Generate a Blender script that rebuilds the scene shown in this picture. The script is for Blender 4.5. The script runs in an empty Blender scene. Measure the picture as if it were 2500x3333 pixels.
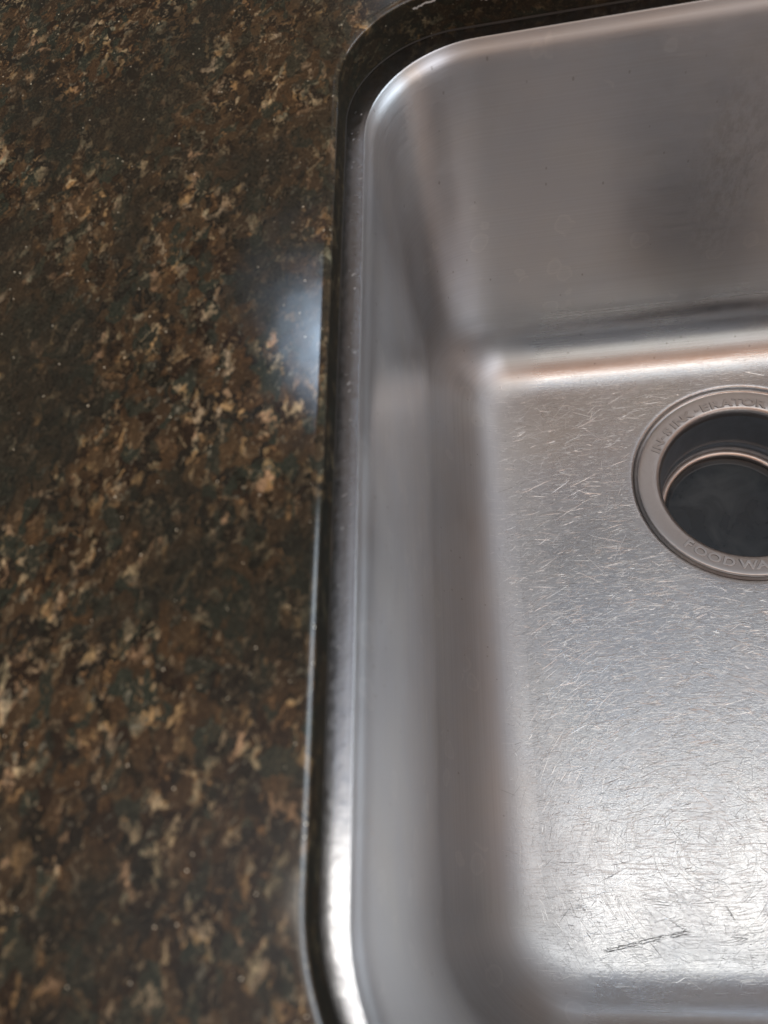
import bpy, bmesh, math, random
from mathutils import Vector, Matrix
PI = math.pi
MM = 0.001
sc = bpy.context.scene
COL = sc.collection

# ------------------------------------------------------------------ camera
PITCH, ROLL, YAW = 1.09303, -0.40009, -0.3636
cd = bpy.data.cameras.new('camera')
cam = bpy.data.objects.new('camera', cd)
COL.objects.link(cam)
fw = Vector((math.sin(YAW)*math.cos(PITCH), math.cos(YAW)*math.cos(PITCH), -math.sin(PITCH)))
rt = Vector((math.cos(YAW), -math.sin(YAW), 0.0))
up = rt.cross(fw)
r2 = math.cos(ROLL)*rt + math.sin(ROLL)*up
u2 = -math.sin(ROLL)*rt + math.cos(ROLL)*up
rot = Matrix((r2, u2, -fw)).transposed()
cam.matrix_world = Matrix.Translation(Vector((50.275, -366.422, 226.327))*MM) @ rot.to_4x4()
cd.sensor_fit = 'VERTICAL'
cd.sensor_height = 24.0
cd.lens = 2715.76/3333*24.0
cd.clip_start = 0.01
cd.clip_end = 50.0
cd.dof.use_dof = True
cd.dof.focus_distance = 0.425
cd.dof.aperture_fstop = 6.5
sc.camera = cam

# ------------------------------------------------------------------ world: the room around the sink
sc.view_settings.view_transform = 'Standard'
sc.view_settings.look = 'None'
sc.view_settings.gamma = 1.0
sc.view_settings.exposure = 0.08
w = bpy.data.worlds.new('World')
sc.world = w
w.use_nodes = True
nt = w.node_tree
nt.nodes.clear()
N, L = nt.nodes, nt.links


def wmath(op, a, b=None, c=None, clamp=False):
    n = N.new('ShaderNodeMath'); n.operation = op; n.use_clamp = clamp
    for i, v in enumerate((a, b, c)):
        if v is None: continue
        if isinstance(v, (int, float)): n.inputs[i].default_value = v
        else: L.new(v, n.inputs[i])
    return n.outputs[0]


tc = N.new('ShaderNodeTexCoord')
DIR = tc.outputs['Generated']


def wdot(v):
    n = N.new('ShaderNodeVectorMath'); n.operation = 'DOT_PRODUCT'
    L.new(DIR, n.inputs[0]); n.inputs[1].default_value = v
    return n.outputs['Value']


def sstep(x, a, b):
    n = N.new('ShaderNodeMapRange'); n.interpolation_type = 'SMOOTHSTEP'
    L.new(x, n.inputs['Value'])
    n.inputs['From Min'].default_value = a; n.inputs['From Max'].default_value = b
    return n.outputs['Result']


def wmix(col, mask, c, mode='MIX'):
    n = N.new('ShaderNodeMix'); n.data_type = 'RGBA'; n.blend_type = mode
    L.new(mask, n.inputs['Factor'])
    if isinstance(col, tuple): n.inputs['A'].default_value = (*col, 1)
    else: L.new(col, n.inputs['A'])
    n.inputs['B'].default_value = (*c, 1)
    return n.outputs['Result']


def patch(c, half_a, half_b, soft, up_hint=(0, 0, 1)):
    """soft-edged rectangle on the room's surfaces round direction c (half sizes are tangents)"""
    c = Vector(c).normalized()
    a = Vector(up_hint).cross(c).normalized()
    b = c.cross(a)
    dc = wmath('MAXIMUM', wdot(c), 0.02)
    ta = wmath('ABSOLUTE', wmath('DIVIDE', wdot(a), dc))
    tb = wmath('ABSOLUTE', wmath('DIVIDE', wdot(b), dc))
    ma = sstep(ta, half_a+soft, half_a-soft)
    mb = sstep(tb, half_b+soft, half_b-soft)
    front = sstep(wdot(c), 0.0, 0.1)
    return wmath('MULTIPLY', wmath('MULTIPLY', ma, mb), front)


sy = wdot((0, 1, 0)); sx = wdot((1, 0, 0)); sz = wdot((0, 0, 1))
# room shell: dark wood below, walls, pale ceiling
col = wmix((0.13, 0.112, 0.104), sstep(sz, -0.05, 0.35), (0.20, 0.17, 0.155))
col = wmix(col, sstep(sz, 0.84, 1.0), (0.55, 0.585, 0.66))
col = wmix(col, patch((0.72, 0.0, 0.76), 0.42, 0.36, 0.16), (0.50, 0.49, 0.52))  # brightness added at upper right to lighten the left cove
# warm glow added on the left to lift the dark cove reflection
col = wmix(col, patch((-0.85, -0.20, 0.45), 0.50, 0.34, 0.15), (2.0, 1.25, 0.88))
# pale glow added low on the right to lighten the bowl walls
col = wmix(col, patch((1.0, -0.38, 0.34), 0.70, 0.28, 0.12), (0.85, 0.82, 0.84))
# warm timber and pale wall on the front side of the room
fr = wmath('MULTIPLY', sstep(sy, -0.24, -0.42), sstep(sz, -0.08, 0.08))
col = wmix(col, fr, (0.50, 0.32, 0.24))
col = wmix(col, patch((0.15, -0.62, 0.5), 0.26, 0.20, 0.08), (1.0, 0.95, 0.88))
# back-left: dark cupboard over the counter
m = wmath('MULTIPLY', sstep(sy, 0.04, 0.36), sstep(sx, 0.06, -0.12))
col = wmix(col, m, (0.085, 0.070, 0.060))
# narrow bluish window behind, mirrored in the front cove
col = wmix(col, patch((0.16, 0.85, 0.50), 0.26, 0.08, 0.07), (1.2, 1.4, 1.7))
# pale daylight window at the back, blue through its left pane
col = wmix(col, patch((0.36, 0.545, 0.83), 0.27, 0.035, 0.05), (0.80, 0.83, 0.90))
# tap and cupboard edge standing dark against it
col = wmix(col, patch((0.245, 0.58, 0.88), 0.030, 0.13, 0.03), (0.17, 0.085, 0.055))
col = wmix(col, patch((0.37, 0.58, 0.88), 0.022, 0.10, 0.03), (0.22, 0.12, 0.08))
col = wmix(col, patch((-0.205, 0.60, 0.79), 0.026, 0.048, 0.052), (15.0, 19.0, 24.0))
# broad glow added overhead to brighten the near floor
col = wmix(col, patch((0.42, -0.04, 1.0), 0.38, 0.10, 0.12, (0, 1, 0)), (1.05, 1.08, 1.14))
# daylight from the right
col = wmix(col, patch((0.74, -0.58, 0.50), 0.34, 0.32, 0.14), (2.3, 2.3, 2.45))
# orange band added in front of the tube to tint back cove and lip
col = wmix(col, patch((0.15, -0.27, 1.0), 0.60, 0.08, 0.04, (0, 1, 0)), (0.86, 0.36, 0.15))
# warm glow added far right to tint the walls, overhead glow added for floor glare
col = wmix(col, patch((1.0, -0.45, 0.20), 0.20, 0.14, 0.12), (1.5, 1.0, 0.62))
col = wmix(col, patch((0.24, 0.02, 1.0), 0.13, 0.10, 0.13, (0, 1, 0)), (1.35, 1.37, 1.38))
# bright narrow window low on the right
col = wmix(col, patch((1.0, 0.10, 0.27), 0.34, 0.10, 0.05), (6.0, 6.8, 7.6))
bg = N.new('ShaderNodeBackground'); L.new(col, bg.inputs['Color'])
bg.inputs['Strength'].default_value = 1.0
wo = N.new('ShaderNodeOutputWorld'); L.new(bg.outputs[0], wo.inputs[0])

# long ceiling tube light over the front of the sink
ld = bpy.data.lights.new('ceiling_tube', 'AREA')
ld.shape = 'RECTANGLE'; ld.size = 1.45; ld.size_y = 0.09
ld.color = (1.0, 0.95, 0.86)
ld.energy = 5.6*PI*ld.size*ld.size_y
lo = bpy.data.objects.new('ceiling_tube', ld); COL.objects.link(lo)
lo.location = (0.30, -0.352, 1.5)

# ------------------------------------------------------------------ materials


class Mat:
    def __init__(s, name):
        s.m = bpy.data.materials.new(name); s.m.use_nodes = True
        s.nt = s.m.node_tree; s.N = s.nt.nodes; s.L = s.nt.links
        s.b = s.N['Principled BSDF']; s.tc = s.N.new('ShaderNodeTexCoord')

    def set(s, k, v):
        if hasattr(v, 'is_linked'): s.L.new(v, s.b.inputs[k])
        else: s.b.inputs[k].default_value = v

    def mapping(s, scale=(1, 1, 1), rotz=0, loc=(0, 0, 0), src=None, typ='POINT'):
        n = s.N.new('ShaderNodeMapping'); n.vector_type = typ
        n.inputs['Scale'].default_value = scale
        n.inputs['Rotation'].default_value = (0, 0, rotz)
        n.inputs['Location'].default_value = loc
        s.L.new(src or s.tc.outputs['Object'], n.inputs['Vector'])
        return n.outputs[0]

    def noise(s, vec, scale, detail=3, rough=.5, dist=0, out='Fac'):
        n = s.N.new('ShaderNodeTexNoise')
        s.L.new(vec, n.inputs['Vector'])
        n.inputs['Scale'].default_value = scale; n.inputs['Detail'].default_value = detail
        n.inputs['Roughness'].default_value = rough; n.inputs['Distortion'].default_value = dist
        return n.outputs[out]

    def voro(s, vec, scale, feature='F1', out='Color', rand=1.0):
        n = s.N.new('ShaderNodeTexVoronoi'); n.feature = feature
        s.L.new(vec, n.inputs['Vector']); n.inputs['Scale'].default_value = scale
        n.inputs['Randomness'].default_value = rand
        return n.outputs[out]

    def ramp(s, fac, stops, interp='LINEAR'):
        n = s.N.new('ShaderNodeValToRGB'); n.color_ramp.interpolation = interp
        e = n.color_ramp.elements
        while len(e) < len(stops): e.new(0.5)
        for i, (p, c) in enumerate(stops):
            e[i].position = p
            e[i].color = (c, c, c, 1) if isinstance(c, (int, float)) else (*c, 1)
        s.L.new(fac, n.inputs[0]); return n.outputs[0]

    def mix(s, f, a, b, mode='MIX'):
        n = s.N.new('ShaderNodeMix'); n.data_type = 'RGBA'; n.blend_type = mode
        for k, v in (('Factor', f), ('A', a), ('B', b)):
            if hasattr(v, 'is_linked'): s.L.new(v, n.inputs[k])
            elif k == 'Factor': n.inputs[k].default_value = v
            else: n.inputs[k].default_value = (*v, 1)
        return n.outputs['Result']

    def math(s, op, a, b=0.0, clamp=False):
        n = s.N.new('ShaderNodeMath'); n.operation = op; n.use_clamp = clamp
        for i, v in enumerate((a, b)):
            if hasattr(v, 'is_linked'): s.L.new(v, n.inputs[i])
            else: n.inputs[i].default_value = v
        return n.outputs[0]

    def maprange(s, x, a, b, c, d):
        n = s.N.new('ShaderNodeMapRange'); s.L.new(x, n.inputs['Value'])
        for k, v in (('From Min', a), ('From Max', b), ('To Min', c), ('To Max', d)): n.inputs[k].default_value = v
        return n.outputs['Result']

    def bump(s, h, strength, dist, normal=None):
        n = s.N.new('ShaderNodeBump'); s.L.new(h, n.inputs['Height'])
        n.inputs['Strength'].default_value = strength; n.inputs['Distance'].default_value = dist
        if normal: s.L.new(normal, n.inputs['Normal'])
        return n.outputs[0]

    def add(s, a, v, k):
        n = s.N.new('ShaderNodeVectorMath'); n.operation = 'MULTIPLY_ADD'
        s.L.new(a, n.inputs[0]); n.inputs[1].default_value = (k, k, k); s.L.new(v, n.inputs[2])
        return n.outputs[0]

    def sep(s, v, i):
        n = s.N.new('ShaderNodeSeparateXYZ'); s.L.new(v, n.inputs[0]); return n.outputs[i]

    def spot(s, cx, cy, cz, rx, ry, rz, rotz=0):
        """soft ellipsoid mask (metres) 0..1 for a stain with a place of its own"""
        v = s.mapping(scale=(1/rx, 1/ry, 1/rz), src=s.mapping(rotz=rotz, loc=(0, 0, 0), src=s.mapping(loc=(-cx, -cy, -cz))))
        n = s.N.new('ShaderNodeVectorMath'); n.operation = 'LENGTH'; s.L.new(v, n.inputs[0])
        return s.maprange(n.outputs['Value'], 1.0, 0.0, 0.0, 1.0)


def granite(name, ior, dark=False):
    g = Mat(name)
    o = g.tc.outputs['Object']
    rot = g.mapping(scale=(.86, 0.58, .86), rotz=math.radians(-38))
    warp = g.noise(rot, 130, 4, .6, out='Color')
    v1 = g.add(warp, rot, 0.0085)
    warp2 = g.noise(rot, 520, 3, .6, out='Color')
    v2 = g.add(warp2, v1, 0.0020)
    cA = g.sep(g.voro(v2, 230), 0)
    cB = g.sep(g.voro(v2, 420), 1)
    cC = g.sep(g.voro(g.mapping(loc=(3.1, 1.7, .4), src=v2), 330), 2)
    base = g.ramp(cA, [(0.0, (.017, .015, .013)), (.20, (.024, .029, .024)), (.34, (.040, .026, .016)),
                       (.52, (.022, .015, .011)), (.66, (.046, .029, .017)), (.80, (.026, .028, .023)), (.92, (.058, .038, .022)), (1.0, (.028, .020, .015))], 'CONSTANT')
    base = g.mix(g.ramp(cB, [(0.0, 0.0), (.55, 0.0), (.56, .75), (.78, .55), (.79, 0.0)], 'CONSTANT'), base,
                 g.ramp(cC, [(0, (.010, .010, .008)), (.4, (.062, .036, .018)), (.7, (.022, .024, .020))], 'CONSTANT'))
    # pale feldspar, amber and rose flecks gathered in loose veins
    n1 = g.noise(v1, 95, 2, .5)
    n2 = g.noise(g.mapping(loc=(5, 2, 1), src=v2), 300, 3, .55)
    fl = g.math('MULTIPLY', g.ramp(n2, [(.545, 0), (.66, .95)]), g.ramp(n1, [(.44, .08), (.60, 1)]))
    flc = g.ramp(g.sep(g.voro(v2, 240), 1), [(0, (.38, .27, .14)), (.25, (.34, .20, .08)), (.38, (.30, .24, .18)), (.6, (.46, .36, .22)), (.75, (.24, .24, .18)), (.88, (.36, .23, .14))])
    base = g.mix(fl, base, flc)
    n3 = g.noise(g.mapping(loc=(1, 8, 1), scale=(1, 1.5, 1), src=v2), 620, 2, .5)
    base = g.mix(g.math('MULTIPLY', g.ramp(n3, [(.60, 0), (.68, .8)]), g.ramp(n1, [(.3, .3), (.55, 1)])), base,
                 g.ramp(cC, [(0, (.22, .175, .12)), (.5, (.22, .125, .055)), (.75, (.17, .165, .14))], 'CONSTANT'))
    # big dark pools
    n4 = g.noise(g.mapping(loc=(2, 2, 7), src=v1), 32, 3, .6)
    base = g.mix(g.ramp(n4, [(.47, 0), (.64, .80)]), base, (.019, .020, .018))
    big = g.noise(o, 5, 2, .5)
    base = g.mix(g.ramp(big, [(.42, 0), (.6, .22)]), base, (.055, .038, .022), 'MIX')
    # mica glints
    mic = g.voro(o, 900, out='Distance')
    mc = g.sep(g.voro(o, 900), 0)
    gl = g.math('MULTIPLY', g.ramp(mic, [(.18, 1), (.26, 0)]), g.ramp(mc, [(.990, 0), (.992, 1)]))
    base = g.mix(gl, base, (.75, .70, .62))
    grain = g.noise(v2, 1500, 2, .6)
    base = g.mix(1.0, base, g.ramp(grain, [(.28, (.72, .72, .72)), (.5, (1.25, 1.22, 1.15)), (.72, (2.3, 2.2, 2.0))]), 'MULTIPLY')
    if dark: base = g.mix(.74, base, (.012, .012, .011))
    hs = g.N.new('ShaderNodeHueSaturation'); hs.inputs['Saturation'].default_value = .92; hs.inputs['Value'].default_value = 1.04
    g.L.new(g.mix(1.0, base, (.96, .97, .86), 'MULTIPLY'), hs.inputs['Color'])
    g.set('Base Color', hs.outputs[0])
    g.set('IOR', ior)
    sm = g.noise(o, 24, 3, .6)
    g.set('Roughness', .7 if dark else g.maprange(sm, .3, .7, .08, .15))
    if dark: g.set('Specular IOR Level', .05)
    g.set('Normal', g.bump(g.noise(o, 60, 2, .5), .12, .0006))
    return g.m


def steel(name, kind):
    g = Mat(name)
    o = g.tc.outputs['Object']
    g.set('Metallic', 1.0)
    blot = g.noise(o, 28, 4, .6)
    fine = g.noise(o, 900, 2, .5)
    tint = g.ramp(g.noise(g.mapping(loc=(4, 1, 2)), 16, 3, .5), [(.3, (.61, .61, .60)), (.5, (.575, .585, .60)), (.7, (.605, .60, .595))])
    if kind == 'bowl':
        uv = g.tc.outputs['UV']
        zz = g.sep(o, 2)
        br = g.noise(g.mapping(scale=(6, 900, 1), src=uv), 1.0, 3, .6)
        br2 = g.noise(g.mapping(scale=(40, 2600, 1), src=uv), 1.0, 2, .6)
        # where pots rub: the floor and the foot of the cove
        wear = g.maprange(g.math('ADD', zz, g.maprange(g.noise(o, 60, 3, .6), .3, .7, -.0015, .0015)), -.2114, -.2065, 1.0, 0.0)
        wear = g.math('MULTIPLY', wear, g.maprange(zz, -.2128, -.2122, 0, 1))
        colw = g.mix(g.maprange(br, .3, .7, 0, .30), tint, (.46, .45, .44))
        s1 = g.spot(.158, -.045, -.085, .020, .05, .065)
        n = g.noise(g.mapping(scale=(1, 1, .45)), 330, 3, .65)
        s1 = g.math('MULTIPLY', g.maprange(s1, 0, .6, 0, 1), g.ramp(n, [(.40, 0), (.62, 1)]))
        s2 = g.spot(.225, -.045, -.105, .007, .05, .045)
        s2 = g.math('MULTIPLY', g.maprange(s2, 0, .8, 0, .7), g.ramp(n, [(.35, 0), (.6, 1)]))
        sm = g.math('ADD', s1, s2, True)
        colw = g.mix(g.math('MULTIPLY', sm, .5), colw, (.20, .195, .19))
        nk = g.voro(g.mapping(scale=(1, 1, .5)), 260, out='Distance')
        nc = g.sep(g.voro(g.mapping(scale=(1, 1, .5)), 260), 0)
        nm = g.math('MULTIPLY', g.ramp(nk, [(.10, 1), (.16, 0)]), g.ramp(nc, [(.86, 0), (.87, 1)]))
        colw = g.mix(g.math('MULTIPLY', nm, .45), colw, (.22, .20, .18))
        # dried water spots and runs
        wsd = g.voro(g.add(g.noise(o, 90, 2, .5, out='Color'), g.mapping(scale=(1, 1, .75)), .006), 62, out='Distance')
        wsc = g.sep(g.voro(g.mapping(scale=(1, 1, .75)), 62), 1)
        ws = g.math('MULTIPLY', g.ramp(wsd, [(.20, .25), (.27, 1), (.31, 0)]), g.ramp(wsc, [(.62, 0), (.66, 1)]))
        colw = g.mix(g.math('MULTIPLY', ws, .22), colw, (.80, .79, .76))
        # crossing hairline scratches
        acc = None
        wv = g.noise(o, 14, 2, .5, out='Color')
        vv = g.add(wv, o, 0.014)
        for i, (a, sx_, th) in enumerate(((8, 1, .67), (-28, 1.2, .68), (35, 1, .68), (75, 1.2, .68), (118, 1, .68))):
            n2 = g.noise(g.mapping(scale=(85*sx_, 1700*sx_, 1), rotz=math.radians(a), loc=(i*3.3, i*1.7, 0), src=vv), 1.0, 2, .55)
            r = g.ramp(n2, [(th-.03, 0), (th+.05, 1)])
            acc = r if acc is None else g.math('MAXIMUM', acc, r)
        dens = g.ramp(g.noise(o, 30, 3, .6), [(.3, .3), (.7, 1)])
        acc = g.math('MULTIPLY', g.math('MULTIPLY', acc, dens), wear)
        dk = g.noise(g.mapping(scale=(900, 260, 1), rotz=.3, src=vv), 1.0, 2, .5)
        colf = g.mix(g.ramp(dk, [(.62, 0), (.76, .3)]), tint, (.30, .29, .28))
        col = g.mix(wear, colw, colf)
        col = g.mix(g.math('MULTIPLY', acc, .85), col, (.90, .89, .87))
        g.set('Base Color', col)
        rw = g.math('ADD', g.maprange(blot, .3, .7, -.03, .05), g.maprange(br, .3, .7, -.03, .04))
        mz = g.N.new('ShaderNodeMapRange'); g.L.new(zz, mz.inputs['Value'])
        for k_, v_ in (('From Min', -.190), ('From Max', -.150), ('To Min', .22), ('To Max', .36)): mz.inputs[k_].default_value = v_
        rw = g.math('ADD', rw, mz.outputs['Result'])
        rw = g.math('ADD', rw, g.math('MULTIPLY', sm, .12))
        rf = g.math('ADD', g.maprange(blot, .3, .7, .21, .30), g.math('MULTIPLY', acc, .12))
        mr = g.N.new('ShaderNodeMix'); g.L.new(wear, mr.inputs['Factor']); g.L.new(rw, mr.inputs['A']); g.L.new(rf, mr.inputs['B'])
        left = g.maprange(g.sep(o, 0), .030, .070, .22, 0)
        left = g.math('MULTIPLY', left, g.maprange(zz, -.16, -.19, 0, 1))
        g.set('Roughness', g.math('ADD', mr.outputs['Result'], left))
        g.set('Anisotropic', g.math('MULTIPLY', g.maprange(wear, 0, 1, 1, 0), g.maprange(zz, -.195, -.16, .15, .68)))
        g.set('Anisotropic Rotation', .25)
        t = g.N.new('ShaderNodeTangent'); t.direction_type = 'UV_MAP'; t.uv_map = 'UVMap'
        g.L.new(t.outputs[0], g.b.inputs['Tangent'])
        b1 = g.bump(br2, .22, .00010)
        b2 = g.bump(acc, .25, .00012, b1)
        b3 = g.bump(g.math('MULTIPLY', g.noise(o, 520, 3, .6, 1.5), wear), .42, .00020, b2)
        g.set('Normal', g.bump(g.noise(o, 34, 2, .5), .11, .0010, b3))
    elif kind == 'ledge':
        n = g.noise(g.mapping(scale=(1, 1, 1)), 320, 4, .7)
        g.set('Base Color', g.mix(g.ramp(n, [(.5, 0), (.7, .25)]), (.58, .575, .585), (.42, .415, .41)))
        g.set('Roughness', g.maprange(n, .3, .7, .14, .26))
        g.set('Normal', g.bump(g.noise(o, 75, 3, .6), .14, .0008))
    elif kind == 'flange':
        n = g.noise(o, 260, 4, .65)
        g.set('Base Color', g.mix(g.ramp(n, [(.45, 0), (.75, .4)]), (.54, .515, .50), (.44, .415, .40)))
        g.set('Roughness', g.maprange(n, .3, .7, .29, .38))
        g.set('Normal', g.bump(fine, .12, .0001))
    return g.m


M_GRAN = granite('polished_granite', 1.5)
M_EDGE = granite('shaded_granite_edge', 1.25, True)  # shaded copy of the granite: the cutout face's shade is in its colour
M_WALL = M_FLOOR = steel('brushed_worn_steel', 'bowl')
M_LEDGE = steel('steel_rim', 'ledge')
M_FLANGE = steel('flange_steel', 'flange')


def simple(name, col, rough, metal=0.0, bump=None):
    g = Mat(name); g.set('Base Color', (*col, 1)); g.set('Roughness', rough); g.set('Metallic', metal)
    n = g.noise(g.tc.outputs['Object'], 120, 3, .6)
    g.set('Base Color', g.mix(g.maprange(n, .3, .7, 0, .35), col, tuple(c*.6 for c in col)))
    if bump: g.set('Normal', g.bump(g.noise(g.tc.outputs['Object'], bump, 2, .5), .2, .0005))
    return g.m


M_SCR = simple('bright_scratch', (.94, .94, .93), .33, 1.0)
M_SCRD = simple('dull_scratch', (.44, .435, .43), .42, 1.0)
M_GOUGE = simple('gouge_residue', (.15, .15, .145), .55, .7)
M_SPECK = simple('dried_speck', (.62, .55, .46), .6)
M_CRUMB = simple('brown_crumb', (.10, .06, .03), .7)
M_SLEEVE = simple('drain_sleeve_steel', (.50, .56, .62), .5, 1.0)
M_RING = simple('retaining_ring_steel', (.70, .60, .54), .3, 1.0)
M_SEAL = simple('dark_sealant', (.020, .017, .013), .85)


def rubber():
    g = Mat('dark_rubber_guard')
    o = g.tc.outputs['Object']
    n = g.noise(o, 45, 3, .55, 1.2)
    g.set('Base Color', g.mix(g.ramp(n, [(.42, 0), (.66, 1)]), (.032, .044, .055), (.066, .082, .094)))
    g.set('Roughness', g.maprange(n, .3, .7, .22, .42))
    g.set('Normal', g.bump(g.noise(o, 60, 2, .5), .15, .001))
    return g.m


M_RUB = rubber()

# ------------------------------------------------------------------ helpers


def link(name, me, mats, parent=None, smooth=True):
    o = bpy.data.objects.new(name, me); COL.objects.link(o)
    for m in (mats if isinstance(mats, (list, tuple)) else [mats]): me.materials.append(m)
    if smooth: me.polygons.foreach_set('use_smooth', [True]*len(me.polygons))
    if parent: o.parent = parent
    return o


def grid_mesh(name, loops, closed=True, us=None, vs=None, flip=False):
    """loops: list of rings of equal length (mm)"""
    n = len(loops[0]); vv = [Vector(p)*MM for lp in loops for p in lp]
    faces = []
    for j in range(len(loops)-1):
        for i in range(n if closed else n-1):
            a = j*n+i; b = j*n+(i+1) % n; c = (j+1)*n+(i+1) % n; d = (j+1)*n+i
            faces.append((a, d, c, b) if flip else (a, b, c, d))
    me = bpy.data.meshes.new(name); me.from_pydata(vv, [], faces); me.update()
    if us:
        uv = me.uv_layers.new(name='UVMap')
        li = 0
        for j in range(len(loops)-1):
            for i in range(n if closed else n-1):
                u0, u1 = us[i], us[i+1]; v0, v1 = vs[j], vs[j+1]
                q = [(u0, v0), (u1, v0), (u1, v1), (u0, v1)]
                if flip: q = [q[0], q[3], q[2], q[1]]
                for k in q: uv.data[li].uv = k; li += 1
    return me


# bowl outline in mm (top edge of the bowl is inset 0)
X0, X1, Y0, Y1 = 0.0, 346.0, -428.0, -46.0
RF, RB = 60.0, 47.0
KX = 1.16   # the coves at the two ends are a little wider than front and back


def outline(ins, rmin=6.0, seg=20, box=None, rad=None):
    """rounded rectangle, counter-clockwise from above, same vertex count for each inset"""
    bx = box or (X0, X1, Y0, Y1)
    rr = rad or (RF, RB)
    kx = KX if (box is None and ins > 4) else 1.0
    ix = 4+(ins-4)*kx if ins > 4 else ins
    x0, x1, y0, y1 = bx[0]+ix, bx[1]-ix, bx[2]+ins, bx[3]-ins
    rf, rb = max(rr[0]-ins, rmin), max(rr[1]-ins, rmin)
    pts = []

    def arc(cx, cy, r, a0):
        for k in range(seg+1):
            a = a0+PI/2*k/seg
            pts.append((cx+r*math.cos(a), cy+r*math.sin(a)))

    def line(p, q, n):
        for k in range(1, n): pts.append((p[0]+(q[0]-p[0])*k/n, p[1]+(q[1]-p[1])*k/n))
    arc(x0+rf, y0+rf, rf, PI); line((x0+rf, y0), (x1-rf, y0), 30)
    arc(x1-rf, y0+rf, rf, -PI/2); line((x1, y0+rf), (x1, y1-rb), 34)
    arc(x1-rb, y1-rb, rb, 0); line((x1-rb, y1), (x0+rb, y1), 30)
    arc(x0+rb, y1-rb, rb, PI/2); line((x0, y1-rb), (x0, y0+rf), 34)
    return pts


def ring3(ins, z, **k): return [(x, y, z) for x, y in outline(ins, **k)]


ref = outline(0)
us = [0.0]
for i in range(len(ref)):
    a, b = ref[i], ref[(i+1) % len(ref)]
    us.append(us[-1]+math.hypot(a[0]-b[0], a[1]-b[1])*MM)

FZ = -212.0
CX, CY = 173.2, -150.2

# ------------------------------------------------------------------ granite countertop
T = 20.0
OFF = 0.0
GBOX = (-6.2, 352.0, -428.0, -41.0)
gl = []
r_e = 1.5


def cut(off): return outline(off, seg=20, box=GBOX, rad=(64.0, 45.0))


def outer_pt(x, y):
    """project from cutout to the far edge of the slab"""
    cx, cy = 173, -237
    dx, dy = x-cx, y-cy
    s = 1e9
    if dx < 0: s = min(s, (-900-cx)/dx)
    if dx > 0: s = min(s, (1250-cx)/dx)
    if dy < 0: s = min(s, (-520-cy)/dy)
    if dy > 0: s = min(s, (190-cy)/dy)
    return cx+dx*s, cy+dy*s


c0 = cut(OFF-r_e)
for t in (1, .7, .45, .25, .12, .05, .015, .004, .001):
    gl.append([(x+(outer_pt(x, y)[0]-x)*t, y+(outer_pt(x, y)[1]-y)*t, T) for x, y in c0])
for o_, z_ in ((.10, -.01), (.18, -.05), (.28, -.13), (.6, -.42), (.95, -.77), (1.2, -1.02), (1.33, -1.2), (1.42, -1.4), (1.48, -1.7), (1.5, -2.3)):
    gl.append([(x, y, T+z_) for x, y in cut(OFF-r_e+o_)])
for z in (14, 9, 5, 2.0, 1.0): gl.append([(x, y, z) for x, y in cut(OFF-1.2*(17-z)/16)])
for k in (1, 2): gl.append([(x, y, 1.0-.35*k) for x, y in cut(OFF-1.2-.5*k)])
# slab bottom and outer rim
gl.append([(x, y, .3) for x, y in cut(OFF-30)])
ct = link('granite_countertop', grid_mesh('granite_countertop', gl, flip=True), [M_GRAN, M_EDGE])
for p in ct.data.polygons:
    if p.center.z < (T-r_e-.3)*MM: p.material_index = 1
ct['label'] = 'polished dark brown granite countertop with tan and amber flecks around the sink'
ct['category'] = 'countertop'
sb = ct
# back bead of sealant under the stone edge
sl = [[(x, y, .35) for x, y in cut(OFF-.8)], [(x, y, .75) for x, y in cut(OFF-1.1)], [(x, y, 1.3) for x, y in cut(OFF-1.4)]]
link('sealant_bead', grid_mesh('sealant_bead', sl, flip=True), M_SEAL, ct)

# pale wavy line across the far stone face
bm = bmesh.new(); r3 = random.Random(5); prev = None
zz_ = 15.5
for k in range(150):
    x = 22+k*.55
    zz_ += r3.gauss(0, .28)+(14.5+2.2*math.sin(x*.09)-zz_)*.12
    hw = .16+.16*abs(math.sin(k*.7))+r3.uniform(0, .1)
    if k % 37 in (30, 31): prev = None; continue
    row = [bm.verts.new(Vector((x, -41.15 if x > 38.8 else -86.0+math.sqrt(44.8**2-(x-38.8)**2), zz_+q))*MM) for q in (-hw, hw)]
    if prev: bm.faces.new((prev[0], row[0], row[1], prev[1]))
    prev = row
me = bpy.data.meshes.new('pale_line'); bm.to_mesh(me); bm.free()
wl = link('pale_line', me, simple('greyish', (.45, .44, .41), .5), ct)
wl['label'] = 'pale wavy line on the far stone edge'

# ------------------------------------------------------------------ sink


def empty(name, loc, label, cat):
    o = bpy.data.objects.new(name, None); COL.objects.link(o); o.location = Vector(loc)*MM
    o['label'] = label; o['category'] = cat; o.empty_display_size = .02
    return o


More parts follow.
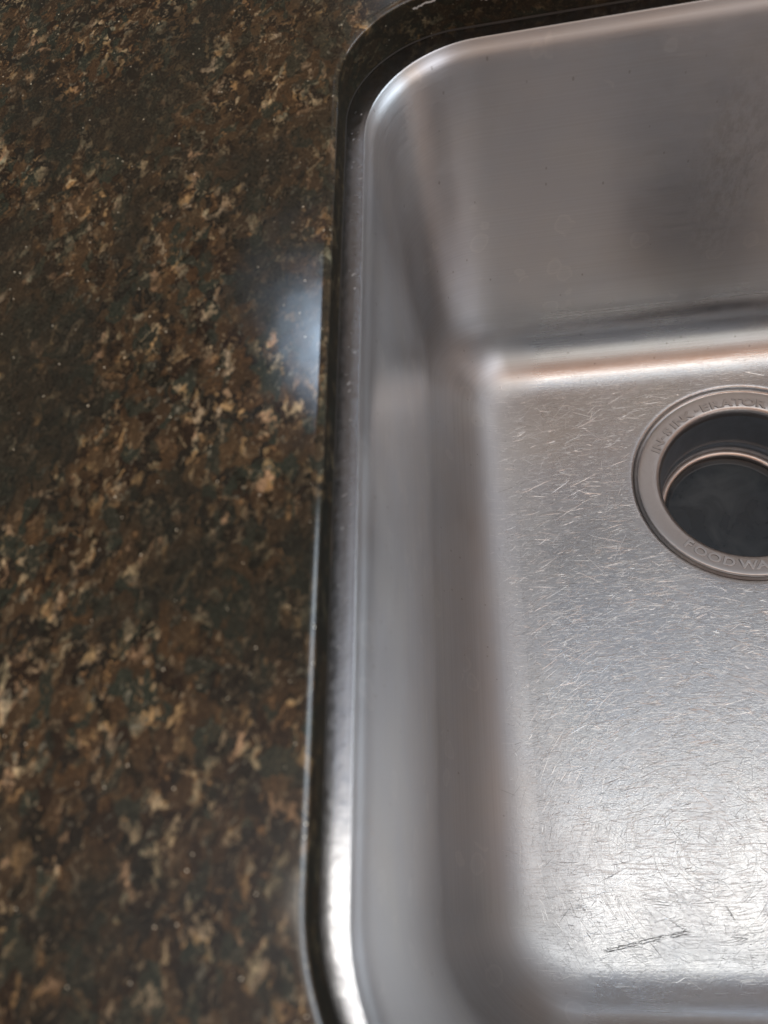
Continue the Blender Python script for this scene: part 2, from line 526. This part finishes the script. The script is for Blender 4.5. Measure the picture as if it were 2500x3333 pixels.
sink = empty('kitchen_sink', (0, 0, 0), 'undermount stainless steel sink bowl, brushed walls and scratched floor, set below the dark granite', 'sink')
led = [ring3(i, z, rmin=12) for i, z in ((-40, .62), (-20, .62), (-9, .60), (-6, .42), (-3, .16), (-1.2, .02), (-.7, -.06), (-.35, -.08), (-.1, -.1), (.1, -.15))]
rim_me = grid_mesh('rim', led, flip=True)
bm = bmesh.new(); bm.from_mesh(rim_me); r4 = random.Random(11)
for _ in range(75):
    x, y = r4.uniform(-5.2, -1.6), r4.uniform(-380, -80); a = r4.gauss(.3, .5); l_ = r4.uniform(.3, 1.8)
    w_ = r4.uniform(.04, .10); z = .14+.085*(-1.2-x)
    dx, dy = math.cos(a)*l_, math.sin(a)*l_; t_ = r4.gauss(0, .05)
    f = bm.faces.new([bm.verts.new(Vector(q)*MM) for q in ((x-dy*w_/l_, y+dx*w_/l_, z-t_), (x+dy*w_/l_, y-dx*w_/l_, z+t_), (x+dx+dy*w_/l_*.3, y+dy-dx*w_/l_*.3, z+t_), (x+dx-dy*w_/l_*.3, y+dy+dx*w_/l_*.3, z-t_))])
    f.material_index = 1
bm.to_mesh(rim_me); bm.free()
link('rim', rim_me, [M_LEDGE, M_SCRD], sink)
# lip, wall and cove
prof = [(.1, -.15), (.26, -.34), (.38, -.62), (.54, -1.15), (.82, -1.95), (1.2, -2.9), (1.75, -4.0), (2.5, -5.3), (3.0, -7.2), (3.4, -9.4), (3.7, -12.0), (3.9, -15.5), (4.0, -20)]
RC = 36.4
TALL = 22.0
zc = FZ+RC; ic = 41.0-RC
for k in range(1, 10): prof.append((4.0+.6*k/9, ('w', k/9)))
for k in range(1, 23):
    a = PI/2*k/22
    prof.append((ic+RC*(1-math.cos(a)), ('c', math.sin(a))))


def zfull(zz, wl):
    """height on the wall or cove; the cove climbs higher at the two ends than at the back and front"""
    if not isinstance(zz, tuple): return zz
    top = FZ+RC+TALL*wl
    return -20+(top+20)*zz[1] if zz[0] == 'w' else top-(RC+TALL*wl)*zz[1]


def end_weight(x, y):
    R_ = RF if y < (Y0+Y1)/2 else RB
    qx = max(abs(x-(X0+X1)/2)-(X1-X0)/2+R_, 0); qy = max(abs(y-(Y0+Y1)/2)-(Y1-Y0)/2+R_, 0)
    if qx+qy <= 1e-6: return 0.0
    t = qx/(qx+qy)
    return t*t*(3-2*t)


wls = [end_weight(x, y) for x, y in ref]
loops = [[(x, y, zfull(z, wls[k])) for k, (x, y) in enumerate(outline(i))] for i, z in prof]
vs = [0.0]
for a, b in zip(prof, prof[1:]): vs.append(vs[-1]+math.hypot(a[0]-b[0], zfull(a[1], .5)-zfull(b[1], .5))*MM)
link('bowl_wall', grid_mesh('bowl_wall', loops, us=us, vs=vs, flip=True), M_WALL, sink)


def fz(x, y):
    r = math.hypot(x-CX, y-CY)
    return FZ


edge = outline(41.0)
loops = []
for t in (0, .03, .08, .16, .26, .38, .5, .62, .73, .82, .89, .94, .975, 1.0):
    lp = []
    for x, y in edge:
        a = math.atan2(y-CY, x-CX)
        qx, qy = CX+62.5*math.cos(a), CY+62.5*math.sin(a)
        px, py = x+(qx-x)*t, y+(qy-y)*t
        lp.append((px, py, fz(px, py)))
    loops.append(lp)
ang = [math.atan2(y-CY, x-CX) for x, y in edge]
zr = fz(CX+60, CY)
for r, dz in ((61.4, -.1), (60.6, -.45), (60.0, -1.1), (59.5, -2.0), (58.6, -2.7), (57.0, -3.0), (55.0, -3.1)):
    loops.append([(CX+r*math.cos(a), CY+r*math.sin(a), zr+dz) for a in ang])
me = grid_mesh('bowl_floor', loops, us=us, vs=[k*.01 for k in range(len(loops))], flip=True)
bm = bmesh.new(); bm.from_mesh(me)
rnd = random.Random(7)


def inset_at(x, y):
    """distance inwards from the top edge of the bowl"""
    R_ = RF if y < (Y0+Y1)/2 else RB
    dx = (X1-X0)/2-abs(x-(X0+X1)/2); dx = 4+(dx-4)/KX if dx > 4 else dx
    qx = -dx+R_; qy = abs(y-(Y0+Y1)/2)-(Y1-Y0)/2+R_
    return -(math.hypot(max(qx, 0), max(qy, 0))+min(max(qx, qy), 0)-R_)


def surf(x, y):
    i = inset_at(x, y)
    if i >= 41: return FZ
    c = max(-1, min(1, 1-(i-ic)/RC))
    wl = end_weight(X0+(x-X0), y) if min(x-X0, X1-x) > 60 else 1.0
    if abs(y-(Y0+Y1)/2) > (Y1-Y0)/2-60 and min(x-X0, X1-x) <= 60: wl = .5
    h = RC+TALL*wl
    return FZ+h*(1-math.sin(math.acos(c)))


def inside(x, y, m=41):
    return inset_at(x, y) > m and math.hypot(x-CX, y-CY) > 63.5


def ribbon(x, y, a, ln, wd, bend, mi, lift=.03, ridge=.03, tilt=0.0, jag=0.0, segs=4):
    px, py = x, y; da = bend/segs; rows = []
    for k in range(segs+1):
        if not inside(px, py, 24): break
        ww = wd*(.35+.65*math.sin(PI*(k+.35)/(segs+.7)))*.5
        if jag: ww *= 1+jag*rnd.uniform(-1, 1)
        nx, ny = -math.sin(a), math.cos(a)
        z = surf(px, py)+lift
        rows.append([bm.verts.new(Vector(q)*MM) for q in ((px-nx*ww, py-ny*ww, surf(px-nx*ww, py-ny*ww)+lift-tilt*ww), (px, py, z+ridge), (px+nx*ww, py+ny*ww, surf(px+nx*ww, py+ny*ww)+lift+tilt*ww))])
        px += math.cos(a)*ln/segs; py += math.sin(a)*ln/segs; a += da
    for p, q in zip(rows, rows[1:]):
        for k in (0, 1):
            f = bm.faces.new((p[k], q[k], q[k+1], p[k+1])); f.material_index = mi


n = 0
while n < 9000:
    x, y = rnd.uniform(24, 235), rnd.uniform(-404, -72)
    ins_ = inset_at(x, y)
    if not inside(x, y, 27): continue
    if ins_ < 42 and rnd.random() > ((ins_-26)/16)**2: continue
    # more wear in front of and left of the drain
    d = math.hypot(x-100, (y+290)*.8)
    if rnd.random() > .45+.55*math.exp(-(d/90)**2): continue
    u = rnd.random()
    if u < .34: a = rnd.gauss(.08, .16)
    elif u < .68:   # sweeping arcs about the front middle
        a = math.atan2(y+344, x-123)+PI/2+rnd.gauss(0, .14)
    else: a = rnd.uniform(0, PI)
    ln = rnd.uniform(.8, 3.5) if rnd.random() < .75 else rnd.uniform(3, 11)
    wd = rnd.uniform(.09, .20) if rnd.random() < .88 else rnd.uniform(.20, .38)
    ribbon(x, y, a, ln, wd, rnd.gauss(0, .25), 1 if rnd.random() < .76 else 2, ridge=rnd.uniform(-.01, .03), tilt=rnd.gauss(0, .22))
    n += 1
# the finest hairlines
for _ in range(6000):
    x, y = rnd.uniform(32, 235), rnd.uniform(-400, -80)
    if not inside(x, y, 33): continue
    r_ = math.hypot(x-123, y+344)
    q_ = rnd.random()
    ln = rnd.uniform(1.5, 8)
    if q_ < .5 and r_ < 190: a = math.atan2(y+344, x-123)-PI/2+rnd.gauss(0, .22); bd = -ln/max(r_, 14)
    elif q_ < .8: a = rnd.gauss(.1, .35); bd = rnd.gauss(0, .15)
    else: a = rnd.uniform(0, PI); bd = rnd.gauss(0, .3)
    ribbon(x, y, a, ln, rnd.uniform(.06, .12), bd, 1, tilt=rnd.gauss(0, .36), segs=4)
# long sweeps left by scouring
for _ in range(800):
    x, y = rnd.uniform(42, 235), rnd.uniform(-386, -90)
    if not inside(x, y): continue
    r_ = math.hypot(x-123, y+344)
    if rnd.random() < .55 and r_ < 150:
        a = math.atan2(y+344, x-123)-PI/2+rnd.gauss(0, .10); ln = rnd.uniform(5, 18); bd = -ln/max(r_, 12)
    else:
        a = rnd.gauss(.12, .45); ln = rnd.uniform(5, 20); bd = rnd.gauss(0, .12)
    ribbon(x, y, a, ln, rnd.uniform(.12, .34), bd, 1, tilt=rnd.gauss(0, .34), segs=8)
# clusters of parallel scrub marks
for _ in range(110):
    x, y = rnd.uniform(45, 235), rnd.uniform(-380, -92); a = rnd.gauss(.08, .2)
    for k in range(rnd.randint(4, 9)):
        xx, yy = x+rnd.gauss(0, 3), y+rnd.gauss(0, 1.6)
        if inside(xx, yy): ribbon(xx, yy, a+rnd.gauss(0, .04), rnd.uniform(2, 8), rnd.uniform(.15, .38), rnd.gauss(0, .1), 1, tilt=rnd.gauss(0, .4))
# dark jagged gouge by the front, and its smaller neighbours


def gouge(p, q, wd, segs):
    a = math.atan2(q[1]-p[1], q[0]-p[0])
    ribbon(p[0], p[1], a, math.hypot(q[0]-p[0], q[1]-p[1]), wd, .06, 3, lift=.05, ridge=-.10, jag=.65, segs=segs)
    for s_ in (-1, 1):
        ribbon(p[0]-s_*math.sin(a)*wd*.5, p[1]+s_*math.cos(a)*wd*.5, a, math.hypot(q[0]-p[0], q[1]-p[1]), .22, .06, 1, lift=.06, ridge=.08, jag=.9, segs=segs)


for k in range(26):
    t_ = rnd.random(); xx, yy = 71.8+38*t_, -383.2+8.0*t_
    ribbon(xx, yy+rnd.choice((-1, 1))*rnd.uniform(.45, .8), .2+rnd.gauss(0, .25), rnd.uniform(.6, 2.4), rnd.uniform(.18, .4), 0, rnd.choice((1, 2, 3)), lift=.06, tilt=rnd.gauss(0, .5))
gouge((71.8, -383.4), (100.0, -377.6), 1.35, 26)
gouge((102.0, -377.0), (110.5, -375.3), 1.5, 9)
gouge((127.8, -364.5), (130.5, -370.5), .5, 5)
gouge((64, -366), (65.5, -366.6), .6, 3)
bm.to_mesh(me); bm.free()
link('bowl_floor', me, [M_FLOOR, M_SCR, M_SCRD, M_GOUGE], sink, smooth=False)
me.polygons.foreach_set('use_smooth', [p.material_index == 0 for p in me.polygons])

# dried specks clinging to the left wall
bm = bmesh.new()
for mi, cnt in ((0, 34), (1, 4)):
    for _ in range(cnt):
        y = rnd.uniform(-400, -95); z = -rnd.uniform(5, 170)
        s = rnd.uniform(.12, .38)*MM
        r = bmesh.ops.create_icosphere(bm, subdivisions=1, radius=s)
        for v in r['verts']:
            v.co.x *= .35; v.co.y *= rnd.uniform(.7, 1.5); v.co.z *= rnd.uniform(.8, 1.8)
            v.co += Vector((4.0+(-z-6)*.004+.02, y, z))*MM
        for f in {f for v in r['verts'] for f in v.link_faces}: f.material_index = mi
me = bpy.data.meshes.new('dried_specks'); bm.to_mesh(me); bm.free()
sp = link('dried_specks', me, [M_SPECK, M_CRUMB], sink); sp['kind'] = 'stuff'

# ------------------------------------------------------------------ disposer drain
ZF = -212.7
disp = empty('garbage_disposal', (CX, CY, ZF), 'round stainless disposal flange with raised lettering and dark throat in the sink floor', 'sink drain')


def lathe(name, prof, mat, parent, seg=128):
    lps = [[(r*math.cos(2*PI*i/seg), r*math.sin(2*PI*i/seg), z) for i in range(seg)] for r, z in prof]
    return link(name, grid_mesh(name, lps, flip=True), mat, parent)


pf = [(56.2, -2.6), (57.0, -2.2), (57.25, -1.0), (57.2, -.4), (56.9, -.08), (56.3, 0), (54.5, -.05), (50, -.35), (47.6, -.6), (46.4, -1.1), (45.4, -2.1), (44.8, -3.6), (44.4, -6)]
fo = lathe('flange', pf, M_FLANGE, disp, 160)
lathe('throat', [(44.4, -6), (43.6, -12), (42.6, -20), (41.9, -28), (41.6, -31.5), (42.2, -32.2), (42.2, -33), (41.4, -33.6), (41.2, -38), (41.0, -46), (40, -50)], M_SLEEVE, disp)
tor = [(39.4+2.3*math.cos(a), -42.5+2.3*math.sin(a)) for a in [2*PI*k/14 for k in range(15)]]
lathe('retaining_ring', tor, M_RING, disp)
lathe('splash_guard', [(40.5, -45), (38.5, -45.6), (36, -46.6), (35.4, -47.3), (34.5, -47.2), (25, -47.0), (12, -46.8), (.2, -46.7)], M_RUB, disp)

# raised lettering on the flange
LT = [('I', 153.7), ('N', 148.3), ('-', 142.6), ('S', 137.0), ('I', 131.3), ('N', 125.6), ('K', 118.8), ('-', 112.3), ('E', 106.4), ('R', 99.3), ('A', 92.2), ('T', 85.4), ('O', 78.3), ('R', 70.4)]
LB = [('F', -134.0), ('O', -126.1), ('O', -117.4), ('D', -108.8), ('W', -98.0), ('A', -90.0), ('S', -82.5), ('T', -75.3), ('E', -68.3),
      ('D', -57.5), ('I', -51.8), ('S', -46.0), ('P', -38.6), ('O', -30.8), ('S', -23.0), ('E', -15.9), ('R', -8.6)]
bm = bmesh.new()
M_GROOVE = simple('stamped_groove', (.035, .030, .028), .6, .2)


def letters(offset, ext, bev, z0, zs, mi):
    for ch, deg, top in [(c, a, True) for c, a in LT]+[(c, a, False) for c, a in LB]:
        cu = bpy.data.curves.new('t', 'FONT'); cu.body = ch
        cu.size = 1.0; cu.extrude = ext; cu.offset = offset; cu.bevel_depth = bev; cu.bevel_resolution = 2
        to = bpy.data.objects.new('t', cu); COL.objects.link(to)
        dg = bpy.context.evaluated_depsgraph_get()
        tm = bpy.data.meshes.new_from_object(to.evaluated_get(dg))
        bpy.data.objects.remove(to)
        xs = [v.co.x for v in tm.vertices]; ys = [v.co.y for v in tm.vertices]
        mx = (min(xs)+max(xs))/2
        my = (min(ys)+max(ys))/2
        sy_ = 5.3/0.80; sx_ = sy_*(1.32 if ch != 'I' else 1.05)
        a = math.radians(deg); R = 50.4 if top else 50.9
        if ch == '-': sx_ = sy_*.9
        for v in tm.vertices:
            x, y, z = (v.co.x-mx)*sx_, (v.co.y-my)*sy_, v.co.z*zs
            rr = R+y if top else R-y
            aa = a-(x/R) if top else a+(x/R)
            v.co = Vector((rr*math.cos(aa), rr*math.sin(aa), z0+z))*MM
        k = len(bm.faces)
        bm.from_mesh(tm); bpy.data.meshes.remove(tm)
        bm.faces.ensure_lookup_table()
        for f in bm.faces[k:]: f.material_index = mi


ALL_T, ALL_B = LT, LB
for LT, LB, words in ((ALL_T, [], 'raised lettering round the far side of the flange'), ([], ALL_B, 'raised lettering round the near side of the flange')):
    bm = bmesh.new()
    letters(.018, .05, .020, -.21, 5.0, 0)
    letters(.046, .02, .0, -.22, 3.0, 1)
    me = bpy.data.meshes.new('lettering'); bm.to_mesh(me); bm.free()
    lt = link('lettering', me, [M_FLANGE, M_GROOVE], fo, smooth=False)
    lt['label'] = words
